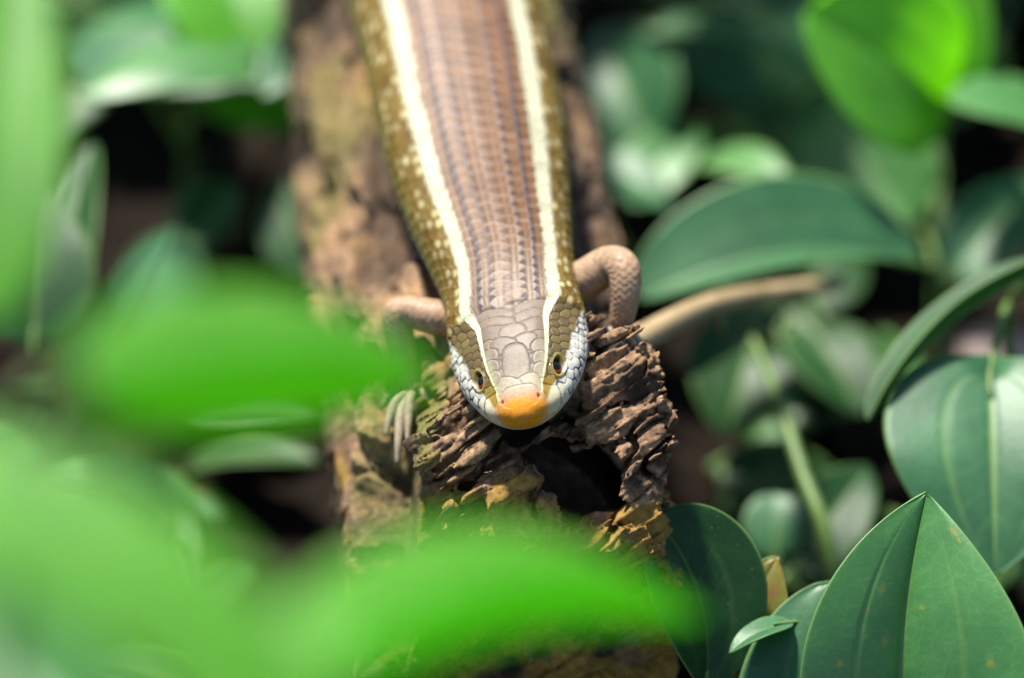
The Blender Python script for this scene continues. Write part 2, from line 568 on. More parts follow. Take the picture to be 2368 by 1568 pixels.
def build_log():
    xs = np.concatenate([np.arange(-3.5, -1.95, 0.05), np.arange(-1.95, -1.15, 0.035), np.arange(-1.15, 1.7, 0.0225), np.arange(1.7, 2.2, 0.05)]).astype(np.float32)
    ys = np.concatenate([np.arange(-1.7, -1.4, 0.05), np.arange(-1.4, 0.6, 0.0225), np.arange(0.6, 4, 0.045), np.arange(4, 14, 0.09)]).astype(np.float32)
    zs = np.concatenate([np.arange(-7.6, -3.9, 0.08), np.arange(-3.9, -2.3, 0.045), np.arange(-2.3, 0.25, 0.0225)]).astype(np.float32)
    X, Y, Z = np.meshgrid(xs, ys, zs, indexing='ij')
    ax = log_axis_x(Y)
    dx, dz = X - ax, Z - LOG_Z
    rr = np.sqrt(dx * dx + np.where(dz > 0, dz * 0.97, dz * 0.385) ** 2)
    F = rr - LOG_R
    U_, V_, D_ = to_uvd(X, Y, Z)
    # broken front: sloping face turned to the camera above, vertical wall below
    cut = 0.42 - D_
    step = 0.98 + 0.10 * vnoise(V_ * 1.7, V_ * 0 + 3, D_ * .6, 7)
    cut = np.where(U_ < -0.7, cut + 1.0 * sstep(0, 0.14, -U_ - step), cut)
    cut = np.maximum(cut, -1.2 - Y)
    F = np.maximum(F, cut)
    for a, b, wv, th in BARS:
        F = np.minimum(F, np.maximum(slab(U_, V_, D_, a, b, wv, th), -(Z + 7.4)))
    F = np.maximum(F, 0.08 + (-13.6 + Y) * 1.0)
    band = np.abs(F) < 0.40
    x, y, z = X[band], Y[band], Z[band]
    u, v, d = to_uvd(x, y, z)
    f = F[band]
    # coordinates along / across the diagonal fibre of the broken end
    ca, sa = math.cos(R(33)), math.sin(R(33))
    fu, fv = u * ca + v * sa, -u * sa + v * ca
    front = sstep(1.4, 0.5, y) * sstep(-1.15, -0.95, u)
    a_ = np.arctan2(x - log_axis_x(y), z - LOG_Z)
    bi, bg = cells(a_ * 3.4 + .3 * fbm(x, y, z, 2, 13), y * .75 + .25 * fbm(x * 2, y * 2, z * 2, 2, 14), z * .15, 17)
    bark = 0.20 * (bi - .5) + .16 * sstep(.12, 0, bg) + 0.16 * fbm(a_ * 3.2, y * 0.55, z * 0.2, 3, 11) + 0.09 * np.abs(vnoise(a_ * 9, y * 1.1, z * 0.5, 21)) + 0.08 * fbm(x * 4, y * 4, z * 4, 3, 31, .7)
    rel = np.zeros_like(f)
    fm = front > 0.02
    fu_, fv_, d_, u_, v_ = fu[fm], fv[fm], d[fm], u[fm], v[fm]
    wq = 0.16 * fbm(u_ * 2.3, v_ * 2.3, d_ * 2.3, 2, 41)
    id1, g1 = cells(fu_ * 1.0 + wq * 2.5, (fv_ + wq * .8) * 3.4, d_ * 1.4 + wq, 43)
    id2, g2 = cells(fu_ * 1.9 + wq * 4, (fv_ + wq * .5) * 15, d_ * 3.5, 47)
    id3, g3 = cells(fu_ * 5 + wq * 5, (fv_ + wq * .5) * 24, d_ * 8, 49)
    rough_ = sstep(-.5, .4, vnoise(u_ * 1.9, v_ * 1.9, d_ * 1.9, 53))
    r_ = 0.20 * (id1 - 0.5) + (0.03 + 0.06 * rough_) * (id2 - 0.5) + 0.035 * (id3 - 0.5)
    r_ = r_ + 0.12 * sstep(.08, .0, g1) + 0.03 * rough_ * sstep(.14, .0, g2)
    r_ = r_ + 0.05 * (0.5 - np.abs(fbm(fu_ * 2.0, fv_ * 19, d_ * 6, 2, 51))) + 0.04 * (1 - rough_) * fbm(u_ * 13, v_ * 13, d_ * 13, 3, 55, .8)
    cr = np.abs(fbm(fu_ * 0.8 + 3, fv_ * 2.6, d_ * 0.8, 2, 61))
    r_ = r_ + 0.20 * np.exp(-(cr / 0.035) ** 2) * sstep(-0.5, 0.2, vnoise(u_ * 1.7, v_ * 1.7, d_ * 0.5, 71))
    rel[fm] = r_
    f = f + front * rel + (1 - front) * bark - 0.02
    # end wall below: vertical fibre
    # cavity
    def ell(pu, pv, pd, ru, rv, rd, tilt=0.0):
        c, s = math.cos(tilt), math.sin(tilt)
        p, q = (u - px_u(pu)) * c + (v - py_v(pv)) * s, -(u - px_u(pu)) * s + (v - py_v(pv)) * c
        return (np.sqrt((p / ru) ** 2 + (q / rv) ** 2 + ((d - pd) / rd) ** 2) - 1) * min(ru, rv)
    nz_ = 0.17 * fbm(u * 3.0, v * 3.0, d * 2.2, 3, 91)
    cav = np.minimum(ell(1340, 1115, 1.4, 0.53, 0.42, 2.0, 0.15), ell(1265, 1060, 1.3, 0.36, 0.24, 1.7, 0.5))
    cav = np.minimum(cav, ell(1225, 1000, 0.8, 0.20, 0.12, 0.6, 0.3))
    cav = np.minimum(cav, ell(1108, 1118, 0.5, 0.14, 0.05, 0.5, 0.4))
    cav = np.minimum(cav, ell(1400, 1170, 0.6, 0.22, 0.12, 0.6, 0.1))
    f = np.maximum(f, -(cav + nz_))
    F[band] = f
    Vt, Q = surface_nets(F, xs, ys, zs)
    x, y, z = Vt.T
    u, v, d = to_uvd(x, y, z)
    n1 = fbm(x * 1.6, y * 1.6, z * 1.6, 4, 101)
    och = sstep(0.05, 0.35, n1 + 0.55 * sstep(-1.2, -1.9, v) * sstep(0.6, -0.2, y) * sstep(-1.2, -.9, x) - 0.16 - 0.3 * sstep(.5, 2, y)) * 0.9
    alg = sstep(.25, -.35, x) * sstep(-0.15, 0.25, fbm(x * 1.3, y * 1.3, z * 1.3, 3, 111) + 0.75 * sstep(-0.1, -1.2, x) * sstep(2.2, 0.2, y) * sstep(-1.5, -0.9, x) - 0.35) * 0.7
    rot_shade = sstep(0.0, 0.3, fbm(x * 1.5 + 7, y * 1.5, z * 1.5, 3, 121) + 0.5 * np.exp(-(((u - 0.2) / 0.7) ** 2 + ((v + 1.25) / 0.35) ** 2)) * sstep(1.5, 0.5, y) - 0.28)
    back = sstep(.9, 1.6, y) + sstep(-.9, -1.1, x) * (y <= 1.6)
    back = np.clip(back, 0, 1)
    nb1, nb2, nb3 = fbm(x * .9, y * .9, z * .9, 4, 131), fbm(x * 1.3 + 5, y * .8, z * 1.3, 3, 141), fbm(x * .7, y * .6 + 9, z * .7, 3, 151)
    rot_shade = np.maximum(rot_shade, back * sstep(-.18, .2, nb1) * .82)
    och = np.maximum(och, back * sstep(.2, .45, nb2) * .45)
    alg = np.maximum(alg, back * sstep(.2, .5, nb3 + .3 * sstep(4.5, 7, y)) * .45)
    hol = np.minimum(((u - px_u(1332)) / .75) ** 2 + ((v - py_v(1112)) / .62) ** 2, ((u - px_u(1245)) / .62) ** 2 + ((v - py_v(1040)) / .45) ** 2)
    rot_shade = np.maximum(rot_shade, sstep(1.1, .85, hol + .25 * n1) * sstep(.55, .85, d + .2 * n1) * sstep(3.6, 3.0, d) * (1 - back))   # shade painted dark into the lining of the hollow
    och, alg = och * (1 - rot_shade), alg * (1 - rot_shade)
    col = np.stack([och, alg, rot_shade * 0.95], -1)
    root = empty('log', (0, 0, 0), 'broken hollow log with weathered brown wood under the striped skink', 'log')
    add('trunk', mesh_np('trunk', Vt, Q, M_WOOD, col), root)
    return root


def build_splinter(root, px, py, d, w, h, t, seed, lean=0.0):
    """jagged pointed splinter of ochre wood on the lower rim of the hollow"""
    hh = 0.016
    us = np.arange(-w * 1.3, w * 1.3, hh, dtype=np.float32)
    vs = np.arange(-h * 1.1, h * 1.25, hh, dtype=np.float32)
    ds = np.arange(-t * 1.8, t * 1.8, hh, dtype=np.float32)
    U_, V_, D_ = np.meshgrid(us, vs, ds, indexing='ij')
    q = (V_ + h) / (2 * h)
    half = w * (1.02 - 0.75 * np.clip(q, 0, 1.2) ** 1.3)
    jag = 0.10 * fbm(U_ * 9, V_ * 3, D_ * 3, 3, seed) + 0.05 * fbm(U_ * 16, V_ * 16, D_ * 16, 3, seed + 5, 0.7)
    f = np.maximum(np.abs(U_ - lean * q) - half, np.abs(D_) - t * (1.1 - 0.5 * q))
    f = np.maximum(f, V_ - h * (0.75 + 1.1 * vnoise(U_ * 7 + seed, D_ * 4, D_ * 0, seed + 9)))
    f = np.maximum(f, -V_ - h) + jag
    V, Q = surface_nets(f, us, vs, ds)
    P = W(px, py, d)[None] + V[:, 0:1] * RT + V[:, 1:2] * UP + V[:, 2:3] * FW
    n = fbm(P[:, 0] * 4, P[:, 1] * 4, P[:, 2] * 4, 2, seed)
    tip = sstep(0.5 * h, h, V[:, 1])
    col = np.stack([np.clip(0.85 - 0.6 * tip + 0.3 * n, 0, 1), 0 * n, np.clip(tip * 0.5, 0, 1)], -1)
    add('splinter', mesh_np('splinter', P, Q, M_WOOD, col), root)


log_root = build_log()
build_splinter(log_root, 1172, 1160, 0.22, 0.28, 0.36, 0.16, 3, 0.03)
build_splinter(log_root, 1268, 1190, 0.22, 0.21, 0.25, 0.14, 17, 0.0)
build_splinter(log_root, 1215, 1215, 0.30, 0.16, 0.13, 0.12, 29, 0.0)
build_splinter(log_root, 1360, 1222, 0.36, 0.30, 0.09, 0.14, 37, 0.0)

# ------------------------------------------------------------------ the skink
S_K = np.array([0, .02, .05, .1, .18, .3, .45, .62, .8, 1.0, 1.2, 1.4, 1.7, 2.1, 2.7, 3.4, 4.4, 5.5, 7, 9, 10.8, 12.2, 13.2, 14.5, 17, 21, 26, 31])
W_K = np.array([.0005, .115, .185, .265, .35, .44, .525, .60, .655, .70, .73, .735, .715, .70, .76, .86, .97, 1.03, 1.05, 1.08, 1.0, .78, .58, .48, .40, .28, .15, .02])
T_K = np.array([.0005, .075, .115, .155, .195, .235, .275, .32, .355, .375, .385, .39, .395, .41, .46, .53, .61, .67, .72, .72, .65, .55, .46, .40, .34, .24, .13, .02])
B_K = np.array([.0005, .08, .125, .17, .21, .25, .29, .335, .37, .39, .395, .39, .375, .37, .42, .48, .54, .58, .60, .60, .56, .5, .44, .38, .32, .22, .12, .02])
# centre line: y position, x, z
SX_K = [(0, .135, -.88, -.41), (.7, .105, -.20, -.37), (1.4, .06, .46, -.345), (2.1, -.01, 1.16, -.36), (3.1, -.18, 2.14, -.36), (4.1, -.33, 3.12, -.33),
        (5.2, -.47, 4.2, -.30), (6.4, -.62, 5.38, -.29), (9, -1.05, 7.9, -.30), (12, -1.55, 10.8, -.42), (14.5, -1.9, 13.2, -.75), (18, -2.3, 15.9, -2.9), (24, -1.5, 18.5, -6.5), (31, .5, 24.5, -7.0)]
ROLL_HEAD = R(13)
NCOL = 34
DTH = 2 * math.pi / NCOL

HEAD_SEEDS = []


def _sym(x, s, kind):
    HEAD_SEEDS.append((x, s, kind))
    if x:
        HEAD_SEEDS.append((-x, s, kind))


for x_, s_, k_ in [(0, .00, 3), (.10, .16, 1), (.0, .30, 0), (.115, .44, 0), (0, .66, 0), (.24, .52, 0), (.255, .66, 0), (.26, .80, 0), (.26, .93, 0),
                   (.105, .93, 0), (0, 1.10, 0), (.20, 1.10, 0), (.19, 1.26, 0), (.19, 1.39, 0)]:
    if x_ > .3 or k_:
        _sym(x_, s_, k_)
PLATES = [(0, .22, .17, .13), (.10, .34, .125, .13), (0, .60, .108, .27), (.235, .50, .12, .10), (.25, .63, .13, .115), (.255, .78, .14, .125), (.25, .92, .13, .11),
          (.105, .87, .125, .135), (0, 1.03, .105, .15), (.20, 1.05, .215, .165), (.19, 1.21, .215, .135), (.19, 1.345, .215, .125), (.19, 1.47, .215, .12)]
_rs = random.Random(4)
for i_, a_ in enumerate((.38, .49, .60, .71)):      # olive scales on the temple and lore
    for j_ in range(11):
        _sym(a_, .30 + .115 * j_ + (.057 if i_ % 2 else 0) + _rs.uniform(-.015, .015), 1)
for i_, a_ in enumerate((.80, .90, 1.00)):          # pale cheek and lip scales
    for j_ in range(15):
        _sym(a_, .10 + .095 * j_ + (.047 if i_ % 2 else 0) + _rs.uniform(-.012, .012), 2)
for i_, a_ in enumerate((1.11, 1.23, 1.36, 1.5)):
    for j_ in range(12):
        _sym(a_, .12 + .12 * j_ + (.06 if i_ % 2 else 0), 2)
EYE_S, EYE_TH = .60, R(60)


def pchip(xk, yk, x):
    """monotone-ish smooth interpolation"""
    xk, yk = np.asarray(xk, float), np.asarray(yk, float)
    h = np.diff(xk)
    dl = np.diff(yk) / h
    m = np.zeros_like(yk)
    m[1:-1] = np.where(dl[:-1] * dl[1:] > 0, 2 * dl[:-1] * dl[1:] / (dl[:-1] + dl[1:] + 1e-12), 0)
    m[0], m[-1] = dl[0], dl[-1]
    i = np.clip(np.searchsorted(xk, x) - 1, 0, len(xk) - 2)
    t = (x - xk[i]) / h[i]
    return ((2 * t ** 3 - 3 * t ** 2 + 1) * yk[i] + (t ** 3 - 2 * t ** 2 + t) * h[i] * m[i] + (-2 * t ** 3 + 3 * t ** 2) * yk[i + 1] + (t ** 3 - t ** 2) * h[i] * m[i + 1])


def build_skink():
    s = np.concatenate([0.16 * (np.linspace(0, 1, 40, endpoint=False)) ** 1.8, np.arange(.16, 1.6, .0062), np.arange(1.6, 7.2, .0105), np.arange(7.2, 13, .05), np.linspace(13, 31, 90)])
    nth = 490
    # more samples on the visible upper side
    q = np.linspace(-1, 1, nth, endpoint=False)
    th = math.pi * (0.72 * q + 0.28 * q ** 3)
    Sg, Th = np.meshgrid(s, th, indexing='ij')
    S32, T32 = Sg.astype(np.float32), Th.astype(np.float32)
    w, tp, bt = (pchip(S_K, k_, s)[:, None] for k_ in (W_K, T_K, B_K))
    ab = np.abs(Th)
    up = ab < math.pi / 2
    sn, cs = np.sin(Th), np.cos(Th)
    nexp = np.where(up, 2.35, 2.15)
    ex = 2 / nexp
    X = w * np.sign(sn) * np.abs(sn) ** ex
    Z = np.where(up, tp, bt) * np.sign(cs) * np.abs(cs) ** ex
    # head: flattened crown and hollowed lore, cheeks fuller low down
    hd = sstep(1.6, 1.2, Sg)
    X = X * (1 + hd * (0.04 * np.exp(-((ab - R(102)) / R(24)) ** 2) - 0.25 * np.exp(-((ab - R(45)) / R(30)) ** 2) * sstep(.1, .4, Sg)))
    rad = (w + (tp + bt) / 2) / 2
    A = (Th * rad).astype(np.float32)
    # ---------- centre line frame
    ck = np.array(SX_K)
    C = np.stack([pchip(ck[:, 0], ck[:, i], s) for i in (1, 2, 3)], -1)
    for _ in range(3):      # smooth the joins
        kw = 41
        sm = C.copy()
        ker = np.ones(kw) / kw
        for i in range(3):
            sm[kw:-kw, i] = np.convolve(C[:, i], ker, 'same')[kw:-kw]
        C[60:] = sm[60:]
    T = np.gradient(C, axis=0) / np.gradient(s)[:, None]
    T /= np.linalg.norm(T, axis=1)[:, None]
    side = np.cross(T, [0, 0, 1.0])
    side /= np.linalg.norm(side, axis=1)[:, None]
    upv = np.cross(side, T)
    rl = (ROLL_HEAD * sstep(2.8, 1.3, s))[:, None]
    # + x is the picture's right; raise that side
    side, upv = side * np.cos(rl) + upv * np.sin(rl), upv * np.cos(rl) - side * np.sin(rl)
    # ---------- body scales
    L = np.float32(0.145) + 0.06 * sstep(1.5, 6, S32)
    sl = np.cumsum(np.gradient(s) / (0.145 + 0.06 * sstep(1.5, 6, s)))[:, None].astype(np.float32)
    cth = T32 / DTH
    best = np.full(S32.shape, 1e9, np.float32)
    E_ = np.zeros_like(best)
    Pp = np.zeros_like(best)
    J = np.zeros(best.shape, np.int64)
    j0 = np.floor(cth)
    for dj in (-1, 0, 1, 2):
        j = j0 + dj
        p = cth - (j + 0.5)
        ok = np.abs(p) < 0.80
        off = np.where(j % 2 == 0, 0.0, 0.5)
        Ed = 0.5 - 0.85 * np.abs(p) ** 2.2
        k = np.ceil(sl - off - Ed)
        org = k + off
        e = org + Ed - sl
        m = ok & (org < best)
        best = np.where(m, org, best)
        E_ = np.where(m, e, E_)
        Pp = np.where(m, p, Pp)
        J = np.where(m, j.astype(np.int64), J)
    Kid = np.floor(best * 2).astype(np.int64)
    rnd = hash01(Kid, J, J * 0, 3)
    rnd2 = hash01(Kid, J, J * 0, 8)
    sc_h = 0.030 * (1 - np.clip(E_, 0, 1)) ** 1.0 - 0.018 * np.exp(-(np.clip(E_, 0, 1) / 0.05) ** 2)
    sc_h = sc_h + 0.0012 * np.cos(Pp * 2 * math.pi * 2.4) * sstep(.05, .3, E_) * (ab < R(45))
    edge = np.exp(-(np.clip(E_, 0, 2) / 0.10) ** 2)
    # ---------- head plates (voronoi on the unrolled head)
    hs = s < 1.75
    nh = hs.sum()
    Ah, Sh = A[:nh], S32[:nh]
    d1 = np.full(Ah.shape, 9.0, np.float32)
    d2 = d1.copy()
    kd = np.zeros(Ah.shape, np.int8)
    hid = np.zeros(Ah.shape, np.int32)
    wob = 0.012 * fbm(Ah * 9, Sh * 9, Ah * 0, 2, 140)
    for n_, (xa, sa, kk) in enumerate(HEAD_SEEDS):
        aw = 1.0 if kk != 0 else 1.0
        dd = np.sqrt((Ah - xa) ** 2 * aw + (Sh - sa + wob) ** 2)
        nb = dd < d1
        d2 = np.where(nb, d1, np.minimum(d2, dd))
        d1 = np.where(nb, dd, d1)
        kd = np.where(nb, kk, kd)
        hid = np.where(nb, n_, hid)
    seam = np.exp(-(((d2 - d1)) / 0.013) ** 2)
    # crown plates overlap backwards: the foremost plate that covers a point is on top
    aw_ = np.abs(Ah) + wob
    pb = np.full(Ah.shape, 9.0, np.float32)
    pe = np.zeros_like(pb)
    pid = np.zeros(Ah.shape, np.int32)
    for n_, (xa, sa, rx, rs_) in enumerate(PLATES):
        for sgx in ((1,) if xa == 0 else (-1, 1)):
            nr = (np.abs((Ah - sgx * xa) / rx) ** 2.1 + np.abs((Sh - sa + wob) / rs_) ** 2.1) ** (1 / 2.1)
            ok = (nr < 1) & (sa < pb)
            pb = np.where(ok, sa, pb)
            pe = np.where(ok, (1 - nr) * min(rx, rs_), pe)
            pid = np.where(ok, n_ * 2 + (sgx > 0), pid)
    onp = pb < 8
    seam = np.where(onp, np.exp(-(pe / .0065) ** 2), seam)
    hid = np.where(onp, pid + 500, hid)
    plate_h = np.where(onp, .004 * sstep(0, .03, pe) * sstep(.15, .4, Sh), .005 * np.clip(d2 - d1, 0, .1) / .1)
    hrnd = hash01(hid, hid * 0 + 3, hid * 0, 5)
    hw = sstep(1.50, 1.44, Sh)                       # 1 on the head, 0 on the neck
    disp = sc_h.copy() * sstep(0.9, 1.5, S32)
    disp[:nh] = disp[:nh] * (1 - hw) + hw * (-0.006 * seam * sstep(.12, .35, Sh) + plate_h)
    # ---------- colours
    deg = np.degrees(ab).astype(np.float32)
    f3 = lambda c: np.broadcast_to(np.asarray(c, np.float32), S32.shape + (3,)).copy()
    dors = f3((.135, .06, .022))
    grey = sstep(3.0, 1.5, S32) * .85
    dors = mixc(dors, (.165, .122, .085), grey)
    dors = mixc(dors, (.27, .18, .125), (0.9 * (.6 + .5 * rnd2) * sstep(.36, .10, E_) * (0.4 + 0.6 * rnd)).astype(np.float32))  # pale glint painted along the rear edge of each back scale
    keel = sstep(.2, .9, np.cos(Pp * 2 * math.pi * 2.4)) * sstep(.03, .25, E_) * .35 * sstep(6, 3, S32)
    dors = dors * (.82 + .36 * rnd2[..., None])
    dors = mixc(dors, (.24, .14, .07), keel.astype(np.float32))
    # dark zigzag lines between scale rows
    lat = np.abs(Pp)
    colid = np.abs(J + 0.5)
    dk = sstep(.28, .46, lat) * (0.25 + 0.75 * ((colid > 1) & (colid < 4)))
    dk = np.maximum(dk, np.exp(-(np.clip(E_, 0, 2) / 0.07) ** 2) * 0.75)
    dk = dk * (0.7 + 0.3 * sstep(6.5, 4.0, S32))
    dors = mixc(dors, (.035, .03, .042), (dk * .9).astype(np.float32))
    stripe = f3((.54, .53, .37)) * (0.78 + 0.26 * rnd2[..., None])
    stripe = mixc(stripe, (.20, .18, .06), (np.exp(-(np.clip(E_, 0, 2) / 0.13) ** 2) * .75).astype(np.float32))
    fl = f3((.11, .062, .008))
    fl = mixc(fl, (.22, .15, .03), (rnd2 * .7).astype(np.float32))
    row = (Kid // 2) % 3 == 0
    spot = ((rnd < np.where(row, .66, .22)) & (deg > 44)) * sstep(.2, .42, E_) * sstep(.9, .7, E_) * sstep(.42, .2, lat)
    fl = mixc(fl, (.52, .46, .24), (spot * (.45 + .5 * rnd2)).astype(np.float32))
    fl = mixc(fl, (.03, .02, .008), (edge * .55).astype(np.float32))
    low = f3((.30, .27, .11))
    low = mixc(low, (.5, .5, .42), sstep(92, 118, deg))
    low = mixc(low, (.12, .10, .03), (edge * .5).astype(np.float32))
    fl = mixc(fl, (.19, .15, .03), sstep(66, 80, deg) * .5)
    flank = fl * (1 - sstep(80, 96, deg)[..., None]) + low * sstep(80, 96, deg)[..., None]
    jag = 4.5 * (E_ - .5) * (.5 + lat) + 2.0 * (rnd - .5)
    s_in, s_out = 31.5 + jag, 45.5 + jag
    deg = deg + np.where(colid == 3.5, 0.0, 0.0)
    st = sstep(-1.2, 1.2, deg - s_in)
    so = sstep(-1.2, 1.2, deg - s_out)
    col = dors * (1 - st[..., None]) + stripe * st[..., None]
    col = col * (1 - so[..., None]) + flank * so[..., None]
    # head colours
    aa = np.abs(Ah)
    g3 = lambda c: np.broadcast_to(np.asarray(c, np.float32), Ah.shape + (3,)).copy()
    top = g3((.175, .132, .095)) * (0.88 + 0.2 * hrnd[..., None])
    mot = fbm(Ah * 14, Sh * 14, Ah * 0, 3, 150)
    top = mixc(top, (.14, .11, .09), (sstep(.1, .5, mot) * .5))
    top = mixc(top, (.36, .315, .22), sstep(.70, .28, Sh) * .85)
    top = mixc(top, (.48, .47, .3), (sstep(.14, .26, aa) * sstep(1.0, .6, Sh) * .45))
    tseam = seam * (.25 + .75 * sstep(.35, .7, Sh))
    top = mixc(top, (.04, .036, .055), (tseam * .42).astype(np.float32))
    # stripe on the head: from 31..43 degrees at the nape to the canthus
    s_c = np.interp(s[:nh], [0, .2, .45, .7, 1.0, 1.3, 1.75], [.15, .19, .27, .335, .355, .358, .365])[:, None]
    s_w = np.interp(s[:nh], [0, .3, .6, .9, 1.2, 1.75], [.008, .014, .022, .034, .050, .073])[:, None]
    olive = g3((.115, .082, .028)) * (0.75 + 0.5 * hrnd[..., None])
    olive = mixc(olive, (.27, .18, .02), sstep(.55, .35, Sh) * .8)
    olive = mixc(olive, (.03, .02, .01), (seam * .75).astype(np.float32))
    lip = g3((.50, .49, .42)) * (0.92 + 0.12 * hrnd[..., None])
    lip = mixc(lip, (.12, .12, .11), (sstep(.25, .55, fbm(Ah * 26, Sh * 26, Ah * 0, 2, 165)) * .55 * sstep(.3, .6, Sh)))
    lip = mixc(lip, (.56, .48, .26), sstep(.5, .15, Sh) * .8)
    dash = np.exp(-(((d2 - d1)) / 0.024) ** 2) * sstep(-.2, .2, vnoise(Ah * 13, Sh * 13, Ah * 0, 160))
    lip = mixc(lip, (.015, .018, .035), (dash * 1.0 * sstep(.12, .35, Sh)).astype(np.float32))
    lipb = np.interp(s[:nh], [0, .25, .5, .75, 1.0, 1.3, 1.75], [.14, .30, .50, .595, .665, .74, .86])[:, None] + 0.03 * (hrnd - .5)
    hc = olive * (1 - sstep(-.02, .02, aa - lipb)[..., None]) + lip * sstep(-.02, .02, aa - lipb)[..., None]
    hst = sstep(.012, -.012, aa - s_c + s_w)
    hc = hc * (1 - hst[..., None]) + top * hst[..., None]
    stc = mixc(g3((.62, .62, .42)), (.56, .52, .18), sstep(.8, .45, Sh) * .5)
    hstr = sstep(s_w + .012, s_w - .012, np.abs(aa - s_c)) * sstep(.12, .3, Sh)
    hc = hc * (1 - hstr[..., None]) + stc * hstr[..., None]
    # orange rostral and reddish nostril area
    ros = sstep(.26, .13, np.sqrt((aa * .62) ** 2 + Sh ** 2) + .02 * fbm(Ah * 20, Sh * 20, Ah * 0, 2, 155))
    hc = mixc(hc, (.46, .21, .10), sstep(.36, .14, np.sqrt((aa * .8) ** 2 + Sh ** 2)) * .65)
    hc = mixc(hc, (.68, .25, .004), ros * (.92 + .08 * mot))
    nos = np.exp(-(((aa - .14) / .045) ** 2 + ((Sh - .21) / .05) ** 2))
    hc = mixc(hc, (.55, .20, .08), nos * .8)
    hole = np.exp(-(((aa - .155) / .014) ** 2 + ((Sh - .20) / .018) ** 2))
    hc = mixc(hc, (.08, .02, .01), hole * .8)
    disp[:nh] -= hole * .03
    col[:nh] = col[:nh] * (1 - hw[..., None]) + hc * hw[..., None]
    # ---------- eye socket
    i_e = int(np.argmin(np.abs(s - EYE_S)))
    for sg in (-1, 1):
        j_e = int(np.argmin(np.abs(th - sg * EYE_TH)))
        ds_ = Sg[:nh] - EYE_S
        da_ = np.where(np.sign(Th[:nh]) == sg, (ab[:nh] - EYE_TH) * rad[:nh] * 1.05, 9.0)
        da_ = da_ + 0.15 * ds_
        ed = np.sqrt((ds_ / .110) ** 2 + (da_ / (.066 - .012 * np.clip(np.abs(ds_) / .11, 0, 1))) ** 2)
        disp[:nh] = np.where(ed < 1.7, disp[:nh] * sstep(1.0, 1.7, ed), disp[:nh])
        disp[:nh] += 0.022 * np.exp(-((ed - 1.25) / .22) ** 2) - 0.09 * sstep(1.04, .86, ed)
        rim = np.exp(-((ed - 1.13) / .12) ** 2).astype(np.float32)
        upper = sstep(.02, -.03, da_)
        col[:nh] = mixc(col[:nh], (.50, .46, .04), rim * (.15 + .8 * upper))
        col[:nh] = mixc(col[:nh], (.05, .03, .02), sstep(1.04, .92, ed).astype(np.float32) * .9)
    # mouth groove
    ml = np.interp(s[:nh], [0, .3, .6, 1.0, 1.3], [108, 104, 106, 110, 113])[:, None]
    mg = np.exp(-((np.degrees(ab[:nh]) - ml) * np.pi / 180 * rad[:nh] / .012) ** 2) * sstep(1.35, 1.2, Sh) * sstep(.05, .12, Sh)
    disp[:nh] -= .014 * mg
    col[:nh] = mixc(col[:nh], (.10, .06, .04), (mg * .7).astype(np.float32))
    # ear opening
    # ---------- position
    rn = np.stack([X / np.maximum(w, .02) ** 1.0, Z / np.maximum(np.where(up, tp, bt), .02)], -1)
    rn /= np.linalg.norm(rn, axis=-1)[..., None] + 1e-9
    taper = sstep(0.0, .06, Sg)
    X2, Z2 = X + rn[..., 0] * disp * taper, Z + rn[..., 1] * disp * taper
    P = C[:, None] + side[:, None] * X2[..., None] + upv[:, None] * Z2[..., None]
    n, m = Sg.shape
    VV, QQ, CC = [P.reshape(-1, 3)], [grid_quads(n, m, True)], [col.reshape(-1, 3)]
    cnt = n * m

    # ---------- limbs
    def limb(pts, rads, n_, m_, cfun, sl_=0.062, amp=.008):
        nonlocal cnt
        V, Qd, Ss, Ph, N = tube(pts, rads, n_, m_)
        rr_ = np.interp(np.linspace(0, 1, n_), np.linspace(0, 1, len(rads)), rads)[:, None]
        jc = np.round(Ph / (2 * math.pi) * 18)
        pp = Ph / (2 * math.pi) * 18 - jc
        kk = Ss / sl_ + np.where(jc % 2 == 0, 0, .5) + .8 * pp ** 2
        e = kk % 1.0
        idn = hash01(np.floor(kk), jc, jc * 0, 33)
        V = V + N * (amp * np.minimum(rr_ / .15, 1) * (e - .5))[..., None]
        c = cfun(V, N, idn)
        c = mixc(c, (.14, .08, .04), (np.exp(-(e / .14) ** 2) * (.15 + .4 * idn)).astype(np.float32))
        VV.append(V.reshape(-1, 3))
        QQ.append(Qd + cnt)
        CC.append(c.reshape(-1, 3))
        cnt += V.shape[0] * V.shape[1]

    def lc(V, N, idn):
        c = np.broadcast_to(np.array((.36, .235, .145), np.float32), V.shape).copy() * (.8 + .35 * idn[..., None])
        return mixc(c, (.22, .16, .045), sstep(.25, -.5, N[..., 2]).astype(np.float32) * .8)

    def fc(V, N, idn):
        return np.broadcast_to(np.array((.36, .29, .20), np.float32), V.shape).copy() * (.8 + .35 * idn[..., None])

    def hand(wrist, dirs, lens, r0=.055):
        for dv, ln in zip(dirs, lens):
            dv = np.array(dv, float)
            dv /= np.linalg.norm(dv)
            a = wrist
            b = wrist + dv * ln * .5 + np.array([0, 0, .05])
            c = wrist + dv * ln + np.array([0, 0, -.02])
            e = wrist + dv * ln * 1.18 + np.array([0, 0, -.07])
            limb([a, b, c, e], [r0, r0 * .95, r0 * .75, r0 * .12], 26, 12, fc, .06, .008)

    # right-hand foreleg in the picture: elbow high, forearm down behind the ledge
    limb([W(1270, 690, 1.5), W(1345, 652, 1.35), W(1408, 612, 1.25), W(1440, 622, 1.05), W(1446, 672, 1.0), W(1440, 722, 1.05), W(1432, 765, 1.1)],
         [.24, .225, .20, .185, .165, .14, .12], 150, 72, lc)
    wr = W(1430, 768, 1.1)
